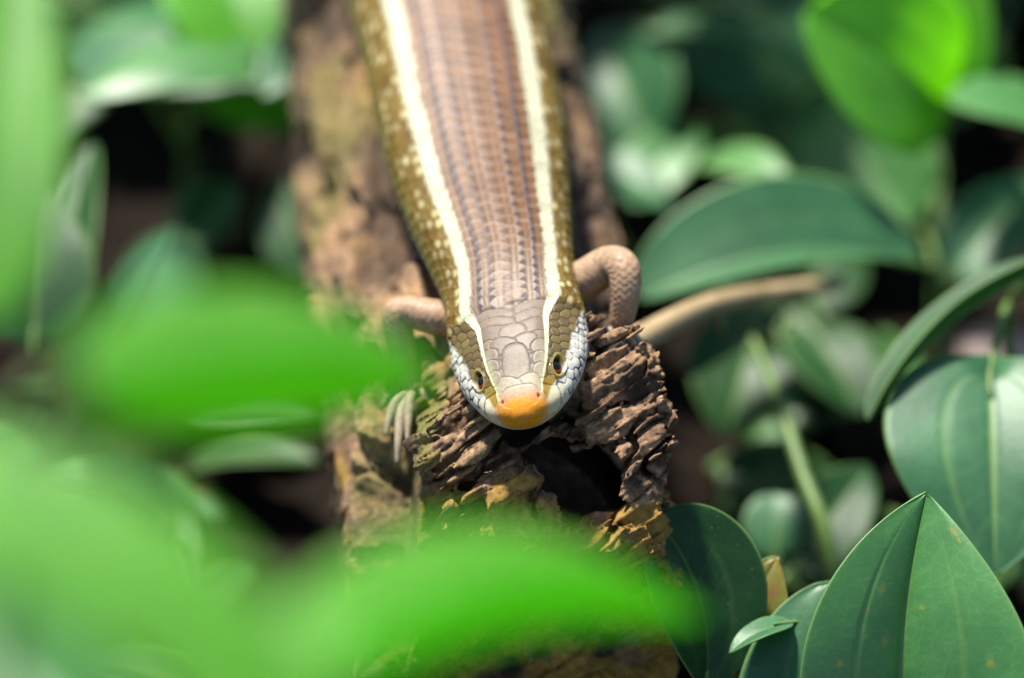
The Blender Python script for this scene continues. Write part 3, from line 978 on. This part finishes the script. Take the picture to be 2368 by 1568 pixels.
    hand(wr, [(-.9, -.25, -.15), (-.5, -.7, -.2), (.1, -.9, -.3), (.6, -.7, -.35), (.9, -.1, -.4)], [.25, .38, .42, .38, .26])
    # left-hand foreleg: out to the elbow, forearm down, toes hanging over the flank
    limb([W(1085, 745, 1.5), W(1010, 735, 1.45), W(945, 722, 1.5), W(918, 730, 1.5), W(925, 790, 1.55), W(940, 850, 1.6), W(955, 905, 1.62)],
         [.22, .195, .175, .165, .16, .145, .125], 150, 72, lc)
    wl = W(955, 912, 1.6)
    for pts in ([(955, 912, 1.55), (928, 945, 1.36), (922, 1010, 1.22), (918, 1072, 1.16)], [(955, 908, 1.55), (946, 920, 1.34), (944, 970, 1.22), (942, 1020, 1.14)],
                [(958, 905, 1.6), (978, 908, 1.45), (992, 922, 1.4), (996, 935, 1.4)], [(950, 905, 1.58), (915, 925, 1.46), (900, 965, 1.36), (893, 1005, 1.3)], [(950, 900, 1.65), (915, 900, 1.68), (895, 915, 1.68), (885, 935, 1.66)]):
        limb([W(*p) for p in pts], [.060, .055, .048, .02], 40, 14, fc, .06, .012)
    # hind legs, beyond the picture's upper edge
    for sg in (-1, 1):
        x0 = -1.5
        limb([(x0 + sg * .5, 10.6, -.6), (x0 + sg * 1.3, 10.0, -.35), (x0 + sg * 1.75, 9.4, -.55), (x0 + sg * 1.55, 10.2, -1.2), (x0 + sg * 1.45, 10.7, -1.6)], [.36, .32, .27, .2, .14], 50, 24, lc)
        for k in range(5):
            an = R(-60 + 30 * k)
            a = np.array([x0 + sg * 1.45, 10.7, -1.6])
            dv = np.array([sg * .35 * math.cos(an), -math.cos(an), -.55]) * (.45 + .12 * k) + np.array([0, math.sin(an) * .3, 0])
            limb([a, a + dv * .5, a + dv, a + dv * 1.2 + np.array([0, 0, -.08])], [.07, .06, .045, .01], 20, 10, fc)
    root = empty('skink', (0, 0, 0), 'brown skink with two cream back stripes and orange snout lying on the log', 'lizard')
    me = mesh_np('body', np.concatenate(VV), np.concatenate(QQ)[:, ::-1], M_SKIN, np.concatenate(CC))
    add('body', me, root)
    # ---------- eyes
    for sg in (-1, 1):
        j_e = int(np.argmin(np.abs(th - sg * EYE_TH)))
        surf = C[i_e] + side[i_e] * X[i_e, j_e] + upv[i_e] * Z[i_e, j_e]
        nrm = side[i_e] * rn[i_e, j_e, 0] + upv[i_e] * rn[i_e, j_e, 1]
        nrm /= np.linalg.norm(nrm)
        rad_e = .12
        c = surf - nrm * (rad_e - .006)
        # local frame: look outward, forward = towards the snout
        fwd = -T[i_e] - nrm * np.dot(-T[i_e], nrm)
        fwd /= np.linalg.norm(fwd)
        dn = np.cross(nrm, fwd)
        if dn[2] > 0:
            dn = -dn
        nu, nv = 49, 64
        al = np.linspace(0, math.pi, nu)[:, None]
        be = np.linspace(0, 2 * math.pi, nv, endpoint=False)[None]
        lx, ly, lz = np.sin(al) * np.cos(be), np.sin(al) * np.sin(be), np.cos(al) + 0 * be
        Ve = c + rad_e * (lx[..., None] * fwd + ly[..., None] * dn + lz[..., None] * nrm)
        # pupil set back and up; red-brown iris shows in front and below
        rp = np.sqrt(((lx + .12) / .78) ** 2 + ((ly + .22) / .62) ** 2)
        ring = sstep(.86, .96, rp)
        ce = np.broadcast_to(np.array((.004, .004, .005), np.float32), Ve.shape).copy()
        ce = mixc(ce, (.28, .055, .008), ring.astype(np.float32))
        ce = mixc(ce, (.04, .012, .004), sstep(1.15, 1.3, rp).astype(np.float32))
        add('eye', mesh_np('eye', Ve.reshape(-1, 3), grid_quads(nu, nv, True)[:, ::-1], M_EYE, ce.reshape(-1, 3)), root)
    return root


build_skink()

# ------------------------------------------------------------------ leaves
def leaf_mesh(base, tip, width, up, bend=0.12, fold=0.25, cup=0.0, sbend=0.0, shape=(0.5, 0.8), lobe=0.0, twist=0.0, n=30, m=21, thick=0.018, ripple=0.03, seed=0, spots=0, brown=0.0, vein=0.5, asym=0.0):
    B, T = np.asarray(base, float), np.asarray(tip, float)
    A = T - B
    L = np.linalg.norm(A)
    a = A / L
    up = np.asarray(up, float)
    up = up - a * np.dot(up, a)
    up /= np.linalg.norm(up)
    sd = np.cross(a, up)
    t = np.linspace(0, 1, n) ** 1.0
    prof = t ** shape[0] * (1 - t) ** shape[1]
    tm = shape[0] / (shape[0] + shape[1])
    prof = prof / (tm ** shape[0] * (1 - tm) ** shape[1])
    prof = np.maximum(prof, 0.004)
    mid = B + A * t[:, None] + up * (bend * L * 4 * t * (1 - t))[:, None] + sd * (sbend * L * 4 * t * (1 - t))[:, None]
    tan = np.gradient(mid, axis=0)
    tan /= np.linalg.norm(tan, axis=1)[:, None]
    sdv = sd[None] - tan * (tan @ sd)[:, None]
    sdv /= np.linalg.norm(sdv, axis=1)[:, None]
    upn = np.cross(sdv, tan)
    tw = twist * (t - .3)
    sdv, upn = sdv * np.cos(tw)[:, None] + upn * np.sin(tw)[:, None], upn * np.cos(tw)[:, None] - sdv * np.sin(tw)[:, None]
    sg = np.linspace(-1, 1, m)
    Tg, Sg = np.meshgrid(t, sg, indexing='ij')
    hw = width / 2 * prof[:, None] * (1 + asym * np.sign(Sg))
    aS = np.abs(Sg)
    off_s = hw * Sg * np.cos(fold)
    off_u = hw * aS * math.sin(fold) + cup * hw * Sg ** 2
    off_u = off_u + ripple * width * vnoise(Tg * 4 + seed, Sg * 1.5, Tg * 0, seed) * aS ** 1.5
    off_t = -lobe * L * aS ** 2 * (1 - Tg) ** 3
    # side veins pressed into the blade, running towards the tip beside the margin
    vn = np.exp(-((aS - .46) / .018) ** 2) * sstep(.98, .6, Tg)
    mr = np.exp(-(Sg / .022) ** 2)
    sv = np.abs(((Tg * 7 - aS * 2.2) % 1.0) - .5)
    svn = np.exp(-((sv - .5) / .05) ** 2) * (aS < .46) * .35
    off_u = off_u - .006 * width * vn - .01 * width * mr
    P = mid[:, None] + sdv[:, None] * off_s[..., None] + upn[:, None] * off_u[..., None] + tan[:, None] * off_t[..., None]
    du, dv = np.gradient(P, axis=0), np.gradient(P, axis=1)
    N = np.cross(du, dv)
    N /= np.linalg.norm(N, axis=-1)[..., None] + 1e-12
    if (N * upn[:, None]).sum() < 0:
        N = -N
    P2 = P - N * thick
    col = np.zeros(P.shape, np.float32)
    col[..., 0] = np.clip(np.clip(vn * .55 + mr * .8 + svn * .5, 0, 1) * vein + .6 * sstep(.965, .99, aS), 0, 1)
    rs = random.Random(seed)
    for _ in range(spots):
        ts, ss, rr = rs.uniform(.25, .9), rs.uniform(-.85, .85), rs.uniform(.005, .016)
        dd = np.sqrt(((Tg - ts)) ** 2 + ((Sg - ss) * width / 2 * prof[:, None] / L) ** 2) / rr
        col[..., 1] = np.maximum(col[..., 1], np.exp(-dd ** 2) * .8)
        col[..., 2] = np.maximum(col[..., 2], np.exp(-(dd * 2.4) ** 2))
    if brown:
        nb = fbm(Tg * 5 + seed, Sg * 2.5, Tg * 0, 3, seed + 2)
        col[..., 2] = np.maximum(col[..., 2], np.clip(sstep(.1, .5, nb + brown - .5), 0, 1))
    nn = n * m
    q = grid_quads(n, m)
    V = np.concatenate([P.reshape(-1, 3), P2.reshape(-1, 3)])
    ring = np.concatenate([np.arange(m), m * np.arange(1, n) + m - 1, (n - 1) * m + np.arange(m - 2, -1, -1), m * np.arange(n - 2, 0, -1)])
    r2 = np.roll(ring, -1)
    edge = np.stack([ring, r2, r2 + nn, ring + nn], 1)
    Q = np.concatenate([q, q[:, ::-1] + nn, edge[:, ::-1]])
    C = np.concatenate([col.reshape(-1, 3)] * 2)
    return V, Q, C, mid, upn


def add_tube(name, P, rad, mat, parent, n=26, m=9):
    V, Q, _, _, _ = tube(P, rad, n, m)
    return add(name, mesh_np(name, V.reshape(-1, 3), Q[:, ::-1], mat), parent)


_leaf_seed = [10]


def cam_vec(r, u, t):
    """direction given as (right, up in the picture, towards the camera)"""
    return RT * r + UP * u - FW * t


def add_leaf(root, base, tip, width, up, mat, stem_to=None, rib=True, petiole=0.05, stem_mat=None, name='leaf', world=False, **kw):
    _leaf_seed[0] += 1
    kw.setdefault('seed', _leaf_seed[0])
    B, T = (np.array(base), np.array(tip)) if world else (W(*base), W(*tip))
    V, Q, C, mid, upn = leaf_mesh(B, T, width, cam_vec(*up), **kw)
    lf = add(name, mesh_np(name, V, Q, mat, C), root)
    if rib:
        k = np.linspace(0, len(mid) - 2, 9).astype(int)
        add_tube('midrib', mid[k] - upn[k] * (.024 + .012 * width), np.linspace(.03, .008, 9) * (.5 + .25 * width), M_RIB, lf, 22, 7)
    if stem_to is not None:
        S = np.asarray(stem_to, float)
        ctrl = (B + S) / 2 + np.array([0, 0, .12 * np.linalg.norm(B - S)])
        a = (mid[1] - mid[0])
        a /= np.linalg.norm(a)
        add_tube('petiole', [S, ctrl, B - a * .15, B + a * .25], [petiole, petiole * .9, petiole * .8, petiole * .6], stem_mat or M_STEM, root, 24, 8)
    return lf


def plant(label, cat='plant', name='leafy_plant', group=None):
    return empty(name, (0, 0, 0), label, cat, group)


def ground_under(p, dx=0.0, dy=0.0):
    return np.array([p[0] + dx, p[1] + dy, GZ - 0.1])


def stem(root, pts, rad, mat=None):
    return add_tube('stem', pts, rad, mat or M_STEM, root, 30, 9)


# --- sharp plant at the lower right
p = plant('glossy green plant whose large folded spotted leaf stands beside the log')
s0 = W(1960, 1950, 0.6)
stem(p, [ground_under(s0, .3, .4), (ground_under(s0, .1, .2) + s0) / 2, s0], [.09, .08, .06])
add_leaf(p, (2095, 1850, .35), (2142, 1140, .05), 3.0, (-.02, .42, 1), M_LEAF, s0, bend=.07, fold=.62, cup=-.22, shape=(.66, .92), n=110, m=81, asym=.14, spots=11, sbend=-.05, seed=2, vein=.7, ripple=.012)
add_leaf(p, (1880, 1900, .8), (1925, 1345, .9), 1.75, (-.2, .7, 1), M_LEAFT, s0, bend=.1, fold=.15, n=60, m=41, seed=6, shape=(.55, .6))
add_leaf(p, (1830, 1440, .75), (1684, 1510, .45), .36, (-.1, 1, .5), M_LEAFT, W(1880, 1480, 1.0), bend=.1, fold=.2, n=40, m=21, petiole=.03)
# --- dark leaf next to the log
p = plant('small plant with one dark curled leaf close against the log')
s0 = W(1630, 1720, 1.0)
stem(p, [ground_under(s0, 0, .2), (ground_under(s0, .05, .1) + s0) / 2, s0], [.06, .055, .05])
add_leaf(p, (1628, 1600, .9), (1512, 1192, .8), 1.45, (.45, .05, 1), M_LEAFD, s0, bend=.06, fold=.35, cup=.1, sbend=.10, shape=(.8, .55), n=70, m=51, seed=9, asym=.0, spots=1)
# --- yellowing leaf between them
p = plant('withered plant with a yellowing brown-spotted leaf between greener leaves')
s0 = W(1690, 1760, 1.9)
stem(p, [ground_under(s0, 0, .1), (ground_under(s0) + s0) / 2, s0], [.06, .05, .04], M_TWIG)
add_leaf(p, (1715, 1640, 1.3), (1796, 1288, 1.1), 1.05, (0, .3, 1), M_LEAFY, s0, bend=.1, fold=.2, n=60, m=31, seed=12, brown=.42, sbend=-.08, spots=2)
# --- pale heart leaf and the narrow curved leaf at the right edge
p = plant('plant with a pale heart-shaped leaf hanging tip down')
s0 = W(2330, 700, 4.2)
stem(p, [ground_under(s0, .6, .6), (ground_under(s0, .4, .4) + s0) / 2, s0], [.09, .085, .06])
add_leaf(p, (2290, 880, 2.9), (2300, 1330, 2.2), 2.45, (-.05, .75, 1), M_LEAFT, s0, bend=.08, fold=.22, cup=-.1, lobe=.16, shape=(.42, .85), n=60, m=41, seed=14, vein=.9)
add_leaf(p, (2480, 590, 3.4), (2008, 975, 2.7), .8, (-.45, .95, .1), M_LEAFD, s0, bend=.08, fold=.55, n=50, m=31, sbend=.06, shape=(.5, .55))
# --- broad arched leaf behind the right foreleg
p = plant('plant with a broad arched leaf curling behind the raised foreleg')
s0 = W(2170, 640, 6.8)
stem(p, [ground_under(s0, .2, .3), (ground_under(s0, .1, .1) + s0) / 2, s0], [.1, .09, .07])
add_leaf(p, (2130, 610, 6.4), (1475, 690, 5.6), 1.9, (.02, .9, .75), M_LEAFT, s0, bend=.12, fold=.45, cup=.1, n=60, m=41, shape=(.5, .5), seed=21)
add_leaf(p, (2110, 520, 8.0), (1890, 160, 9.2), 1.9, (-.5, .35, 1), M_LEAF, s0, bend=.1, fold=.1, n=40, m=27, shape=(.5, .6), seed=23)
add_leaf(p, (2200, 640, 6.8), (2420, 420, 7.4), 1.1, (-.2, .5, 1), M_LEAFT, s0, bend=.1, fold=.2, n=36, m=21)
# --- young bright plant at the top right
p = plant('young plant with a glowing yellow-green leaf and pale stem')
s0 = W(2170, 330, 8.2)
stem(p, [ground_under(s0, .1, .2), W(2170, 760, 7.6), s0, W(2200, 150, 8.2)], [.11, .1, .085, .06])
add_leaf(p, (2190, 250, 7.0), (1862, 30, 6.2), 2.2, (.1, .25, 1), M_LEAFB, s0, bend=.1, fold=.2, n=40, m=27, shape=(.55, .7), seed=31)
add_leaf(p, (2180, 260, 7.2), (2130, -260, 7.4), 1.9, (-.5, -.1, 1), M_LEAFB, s0, bend=.05, fold=.3, n=40, m=27, seed=33)
add_leaf(p, (2540, 360, 7.0), (2195, 238, 6.4), 1.5, (-.05, 1, .6), M_LEAF, W(2560, 420, 7.2), bend=.12, fold=.1, n=40, m=27, seed=35, shape=(.5, .6))

# --- background plants, right of the log
p = plant('plant with wide blue-green leaves beyond the log at the top')
s0 = W(1760, 300, 11)
stem(p, [ground_under(s0), (ground_under(s0) + s0) / 2 + .1, s0], [.1, .1, .07])
add_leaf(p, (1800, 240, 9.6), (1720, -170, 10), 2.6, (-.2, .6, 1), M_LEAFT, s0, bend=.05, fold=.15, seed=41, shape=(.4, .6))
p = plant('plant with pale dusty leaves close behind the lizard flank')
s0 = W(1480, 420, 9.3)
stem(p, [ground_under(s0), (ground_under(s0) + s0) / 2 + .1, s0], [.09, .09, .07])
add_leaf(p, (1500, 330, 8.6), (1400, 60, 9.4), 1.6, (-.5, .5, 1), M_LEAFT, s0, bend=.1, fold=.2, seed=43)
add_leaf(p, (1440, 470, 8.2), (1620, 300, 8.8), .9, (0, .7, 1), M_LEAF, s0, bend=.1, fold=.2, seed=45)
add_leaf(p, (1360, 380, 7.6), (1545, 480, 7.2), .9, (.3, .8, 1), M_LEAFT, s0, bend=.08, fold=.2, seed=47)
p = plant('plant with drooping grey-green leaves beneath the arched leaf')
s0 = W(1790, 800, 7.0)
stem(p, [ground_under(s0), (ground_under(s0) + s0) / 2, s0], [.08, .08, .06])
add_leaf(p, (1790, 728, 6.0), (1590, 870, 5.6), .8, (-.2, 1, .7), M_LEAFT, s0, bend=.08, fold=.25, seed=51)
add_leaf(p, (1740, 800, 6.6), (1680, 1010, 6.2), 1.3, (-.1, .4, 1), M_LEAFD, s0, bend=.08, fold=.2, seed=53)
add_leaf(p, (1860, 760, 7.2), (1990, 960, 6.6), 1.2, (.3, .5, 1), M_LEAFD, s0, bend=.08, fold=.2, seed=55)
add_leaf(p, (1830, 700, 7.4), (1960, 540, 8.0), 1.3, (.1, .4, 1), M_LEAFD, s0, bend=.08, fold=.2, seed=57)
p = plant('single slanting pale stem rising behind the spotted leaf', 'stem', 'plant_stem')
stem(p, [ground_under(W(1975, 1440, 4.0), 0, -.3), W(1925, 1310, 3.9), W(1850, 1080, 4.2), W(1790, 900, 4.8), W(1700, 700, 5.6)], [.1, .095, .085, .07, .05], M_STEM)
p = plant('low plant with a rounded pale leaf behind the slanting stem')
s0 = W(1800, 1330, 4.9)
stem(p, [ground_under(s0), (ground_under(s0) + s0) / 2, s0], [.06, .06, .05])
add_leaf(p, (1795, 1290, 4.7), (1790, 1140, 4.9), .75, (-.1, .6, 1), M_LEAFT, s0, bend=.08, fold=.1, seed=61, shape=(.5, .5))
add_leaf(p, (1830, 1320, 4.7), (2010, 1080, 5.2), 1.0, (0, .4, 1), M_LEAFD, s0, bend=.08, fold=.2, seed=63)

# --- left background
p = plant('plant with layered drooping leaves left of the log top')
s0 = W(420, 330, 9.5)
stem(p, [ground_under(s0), (ground_under(s0) + s0) / 2 + .1, s0], [.1, .1, .07])
add_leaf(p, (170, 60, 8.6), (640, 190, 7.6), 2.2, (0, .9, .8), M_LEAFT, s0, bend=.1, fold=-.2, seed=71)
add_leaf(p, (600, 140, 7.4), (180, 230, 6.6), 1.2, (0, 1, .7), M_LEAF, s0, bend=.12, fold=-.2, seed=73)
add_leaf(p, (480, -120, 8.6), (620, 260, 7.8), 1.9, (.2, .6, 1), M_LEAFB, s0, bend=.1, fold=.15, seed=75)
p = plant('plant with a bright green leaf touching the far left of the log')
s0 = W(700, 330, 9.4)
stem(p, [ground_under(s0), (ground_under(s0) + s0) / 2 + .1, s0], [.1, .1, .07])
add_leaf(p, (690, 300, 8.6), (600, -100, 9.4), 2.6, (-.1, .3, 1), M_LEAFB, s0, bend=.06, fold=.15, seed=77)
add_leaf(p, (760, 90, 7.4), (605, 225, 6.6), .9, (0, .8, .8), M_LEAFT, s0, bend=.1, fold=.2, seed=79)
add_leaf(p, (720, 640, 7.0), (640, 420, 7.4), .9, (-.3, .5, 1), M_LEAFD, s0, bend=.06, fold=.15, seed=81)
p = plant('plant with tall dark upright leaves at the left')
s0 = W(160, 780, 6.4)
stem(p, [ground_under(s0), (ground_under(s0) + s0) / 2 + .1, s0], [.1, .1, .07])
add_leaf(p, (150, 780, 5.4), (215, 330, 6.4), 1.1, (-.6, .2, 1), M_LEAFD, s0, bend=.06, fold=.3, seed=83)
add_leaf(p, (80, 800, 5.0), (60, 420, 5.6), 1.5, (.2, .3, 1), M_LEAFD, s0, bend=.06, fold=.2, seed=85)
add_leaf(p, (180, 860, 5.8), (400, 530, 5.6), .55, (.2, .5, 1), M_LEAFT, s0, bend=.08, fold=.2, seed=87)

# --- foreground plants, far out of focus
p = plant('tall near plant with a long pale green leaf arching over the lower left', 'plant')
s0 = W(-260, 1300, -13)
stem(p, [ground_under(s0, -1.0, -.6), (ground_under(s0, -.8, -.4) + s0) / 2, s0], [.16, .15, .1])
add_leaf(p, (-220, 1050, -13), (720, 1720, -13.5), 1.35, (.35, .75, .75), M_LEAFB, s0, bend=.08, fold=.12, seed=91, shape=(.4, .5))
add_leaf(p, (-180, 1330, -10.5), (330, 1800, -11.5), 1.5, (.5, -.35, 1), M_LEAF, s0, bend=.1, fold=.2, seed=92)
p = plant('near plant with one bright leaf stretched across the foot of the log')
s0 = W(540, 1850, -12.6)
stem(p, [ground_under(s0, 0, -.4), (ground_under(s0, 0, -.2) + s0) / 2, s0], [.14, .13, .09])
add_leaf(p, (640, 1610, -12.4), (1640, 1430, -9.0), 1.4, (.0, .08, 1), M_LEAFB, s0, bend=.05, sbend=-.09, fold=-.85, cup=-.1, seed=93, shape=(.5, .8), n=50, m=31)
add_leaf(p, (560, 1760, -12.8), (760, 1400, -12.6), 1.0, (-.2, .6, .8), M_LEAFB, s0, bend=.1, fold=.2, seed=94)
p = plant('near plant with a bright leaf reaching toward the left foreleg')
s0 = W(60, 1000, -13)
stem(p, [ground_under(s0, -1.5, -.4), (ground_under(s0, -1.3, -.2) + s0) / 2 + np.array([-.6, 0, 0]), s0], [.10, .09, .07])
add_leaf(p, (190, 880, -11.8), (1020, 860, -9.6), 1.45, (.12, .1, 1), M_LEAFB, s0, bend=.06, sbend=-.04, fold=-.75, seed=95, shape=(.45, .55))
add_leaf(p, (400, 800, -10.0), (385, 560, -8.6), .5, (-.2, .3, 1), M_LEAFT, W(300, 850, -11), bend=.06, fold=.2, seed=96)
p = plant('near plant with a tall pale leaf along the left side')
s0 = W(-90, 1000, -9)
stem(p, [ground_under(s0, -.8, 0), (ground_under(s0, -.7, 0) + s0) / 2, s0], [.12, .11, .08])
add_leaf(p, (-60, 760, -8.6), (40, -160, -7.4), 1.15, (.2, .3, 1), M_LEAFB, s0, bend=.06, fold=.15, seed=97)

# ------------------------------------------------------------------ twig, dead leaf, stone, litter, undergrowth
t_ = plant('tan dry twig leaning from the log toward the arched leaf', 'twig', 'dry_twig')
add_tube('stick', [W(1400, 830, 2.9), W(1520, 762, 3.2), W(1640, 706, 3.7), W(1770, 680, 4.6), W(1950, 655, 5.6)], [.15, .145, .13, .12, .09], M_TWIG, t_, 40, 14)
add_tube('broken_end', [W(1640, 706, 3.7), W(1660, 735, 3.9), W(1672, 775, 4.2)], [.05, .04, .02], M_TWIG, t_, 14, 8)
d_ = plant('curled rusty-orange dead leaf lying under the blue-green leaf', 'dead leaf', 'dead_leaf')
add_leaf(d_, tuple(WG(1640, 235, .25)), tuple(WG(1880, 330, .15)), 2.2, (0, .8, .7), M_DEAD, None, bend=.14, fold=.25, seed=101, world=True)
d_ = plant('small ochre dead leaf on the dark soil left of the log', 'dead leaf', 'dead_leaf')
add_leaf(d_, tuple(WG(385, 1170, .15)), tuple(WG(490, 1135, .2)), .7, (0, .9, .6), M_DEAD, None, bend=.14, fold=.25, seed=103, world=True)


def pebble(label, px, py, r, seed, mat=M_STONE):
    nu, nv = 24, 36
    al = np.linspace(0, math.pi, nu)[:, None]
    be = np.linspace(0, 2 * math.pi, nv, endpoint=False)[None]
    D = np.stack([np.sin(al) * np.cos(be), np.sin(al) * np.sin(be), np.cos(al) + 0 * be], -1)
    n = 1 + .22 * fbm(D[..., 0] * 1.6 + seed, D[..., 1] * 1.6, D[..., 2] * 1.6, 3, seed)
    V = WG(px, py, .3 * r) + D * n[..., None] * np.array([r, r * .8, r * .65])
    o = add('pebble', mesh_np('pebble', V.reshape(-1, 3), grid_quads(nu, nv, True)[:, ::-1], mat), None, label=label, category='pebble')


pebble('pinkish pebble behind the pale heart-shaped leaf', 2300, 835, .62, 3)


def scatter_leaves(name, count, mats, region, zr, size, seed, label, cat, upz=.8, avoid=None):
    rs = random.Random(seed)
    VV, QQ, CC, MI = [], [], [], []
    c = 0
    k = 0
    while k < count:
        x, y = rs.uniform(*region[0]), rs.uniform(*region[1])
        z = GZ + rs.uniform(*zr)
        if abs(x - float(log_axis_x(np.float64(min(max(y, -1), 14))))) < 2.3 and -2.5 < y < 14.5 and z < GZ + 8:
            continue
        if avoid and avoid(x, y, z):
            k += .02
            continue
        an = rs.uniform(0, 2 * math.pi)
        L = rs.uniform(*size)
        B = np.array([x, y, z])
        T = B + L * np.array([math.cos(an), math.sin(an), rs.uniform(-.35, .35)])
        upd = np.array([rs.uniform(-.6, .6), rs.uniform(-.8, .3), upz])
        V, Q, C, _, _ = leaf_mesh(B, T, L * rs.uniform(.4, .6), upd, bend=rs.uniform(.03, .15), fold=rs.uniform(0, .4), n=10, m=7, seed=k.__hash__() % 97, thick=.02)
        VV.append(V); QQ.append(Q + c); CC.append(C); MI.append(np.full(len(Q), rs.randrange(len(mats))))
        c += len(V)
        k += 1
    me = mesh_np(name, np.concatenate(VV), np.concatenate(QQ), mats[0], np.concatenate(CC))
    for mt in mats[1:]:
        me.materials.append(mt)
    me.polygons.foreach_set('material_index', np.concatenate(MI).astype(np.int32))
    add(name, me, None, label=label, category=cat, kind='stuff')


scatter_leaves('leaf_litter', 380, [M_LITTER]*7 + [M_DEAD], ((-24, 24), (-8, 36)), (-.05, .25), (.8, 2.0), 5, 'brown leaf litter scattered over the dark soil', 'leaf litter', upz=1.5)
scatter_leaves('undergrowth', 560, [M_LEAFD, M_LEAFD, M_LEAFT, M_LEAF], ((-26, 26), (3.0, 40)), (.3, 2.6), (1.4, 2.8), 11, 'dense dark undergrowth of small leaves behind the log', 'undergrowth',
               avoid=lambda x, y, z: z > GZ + 1.0 and y < 8)
scatter_leaves('ground_cover', 170, [M_LEAFD], ((-11, 12), (-5.0, 6)), (.1, .8), (1.0, 2.2), 23, 'low dark green ground cover on the soil beside the log', 'ground cover')
scatter_leaves('added_shade_leaves', 330, [M_LEAFD, M_LEAFT, M_LEAF], ((-20, 18), (14.5, 22)), (.5, 8.5), (2.0, 3.6), 37, 'unseen mass of leaves added behind the tail end of the log as a shade screen', 'shade screen',  # leaf mass added out of view to shade the background
               avoid=lambda x, y, z: -3.5 < x < .5 and z < GZ + 7)
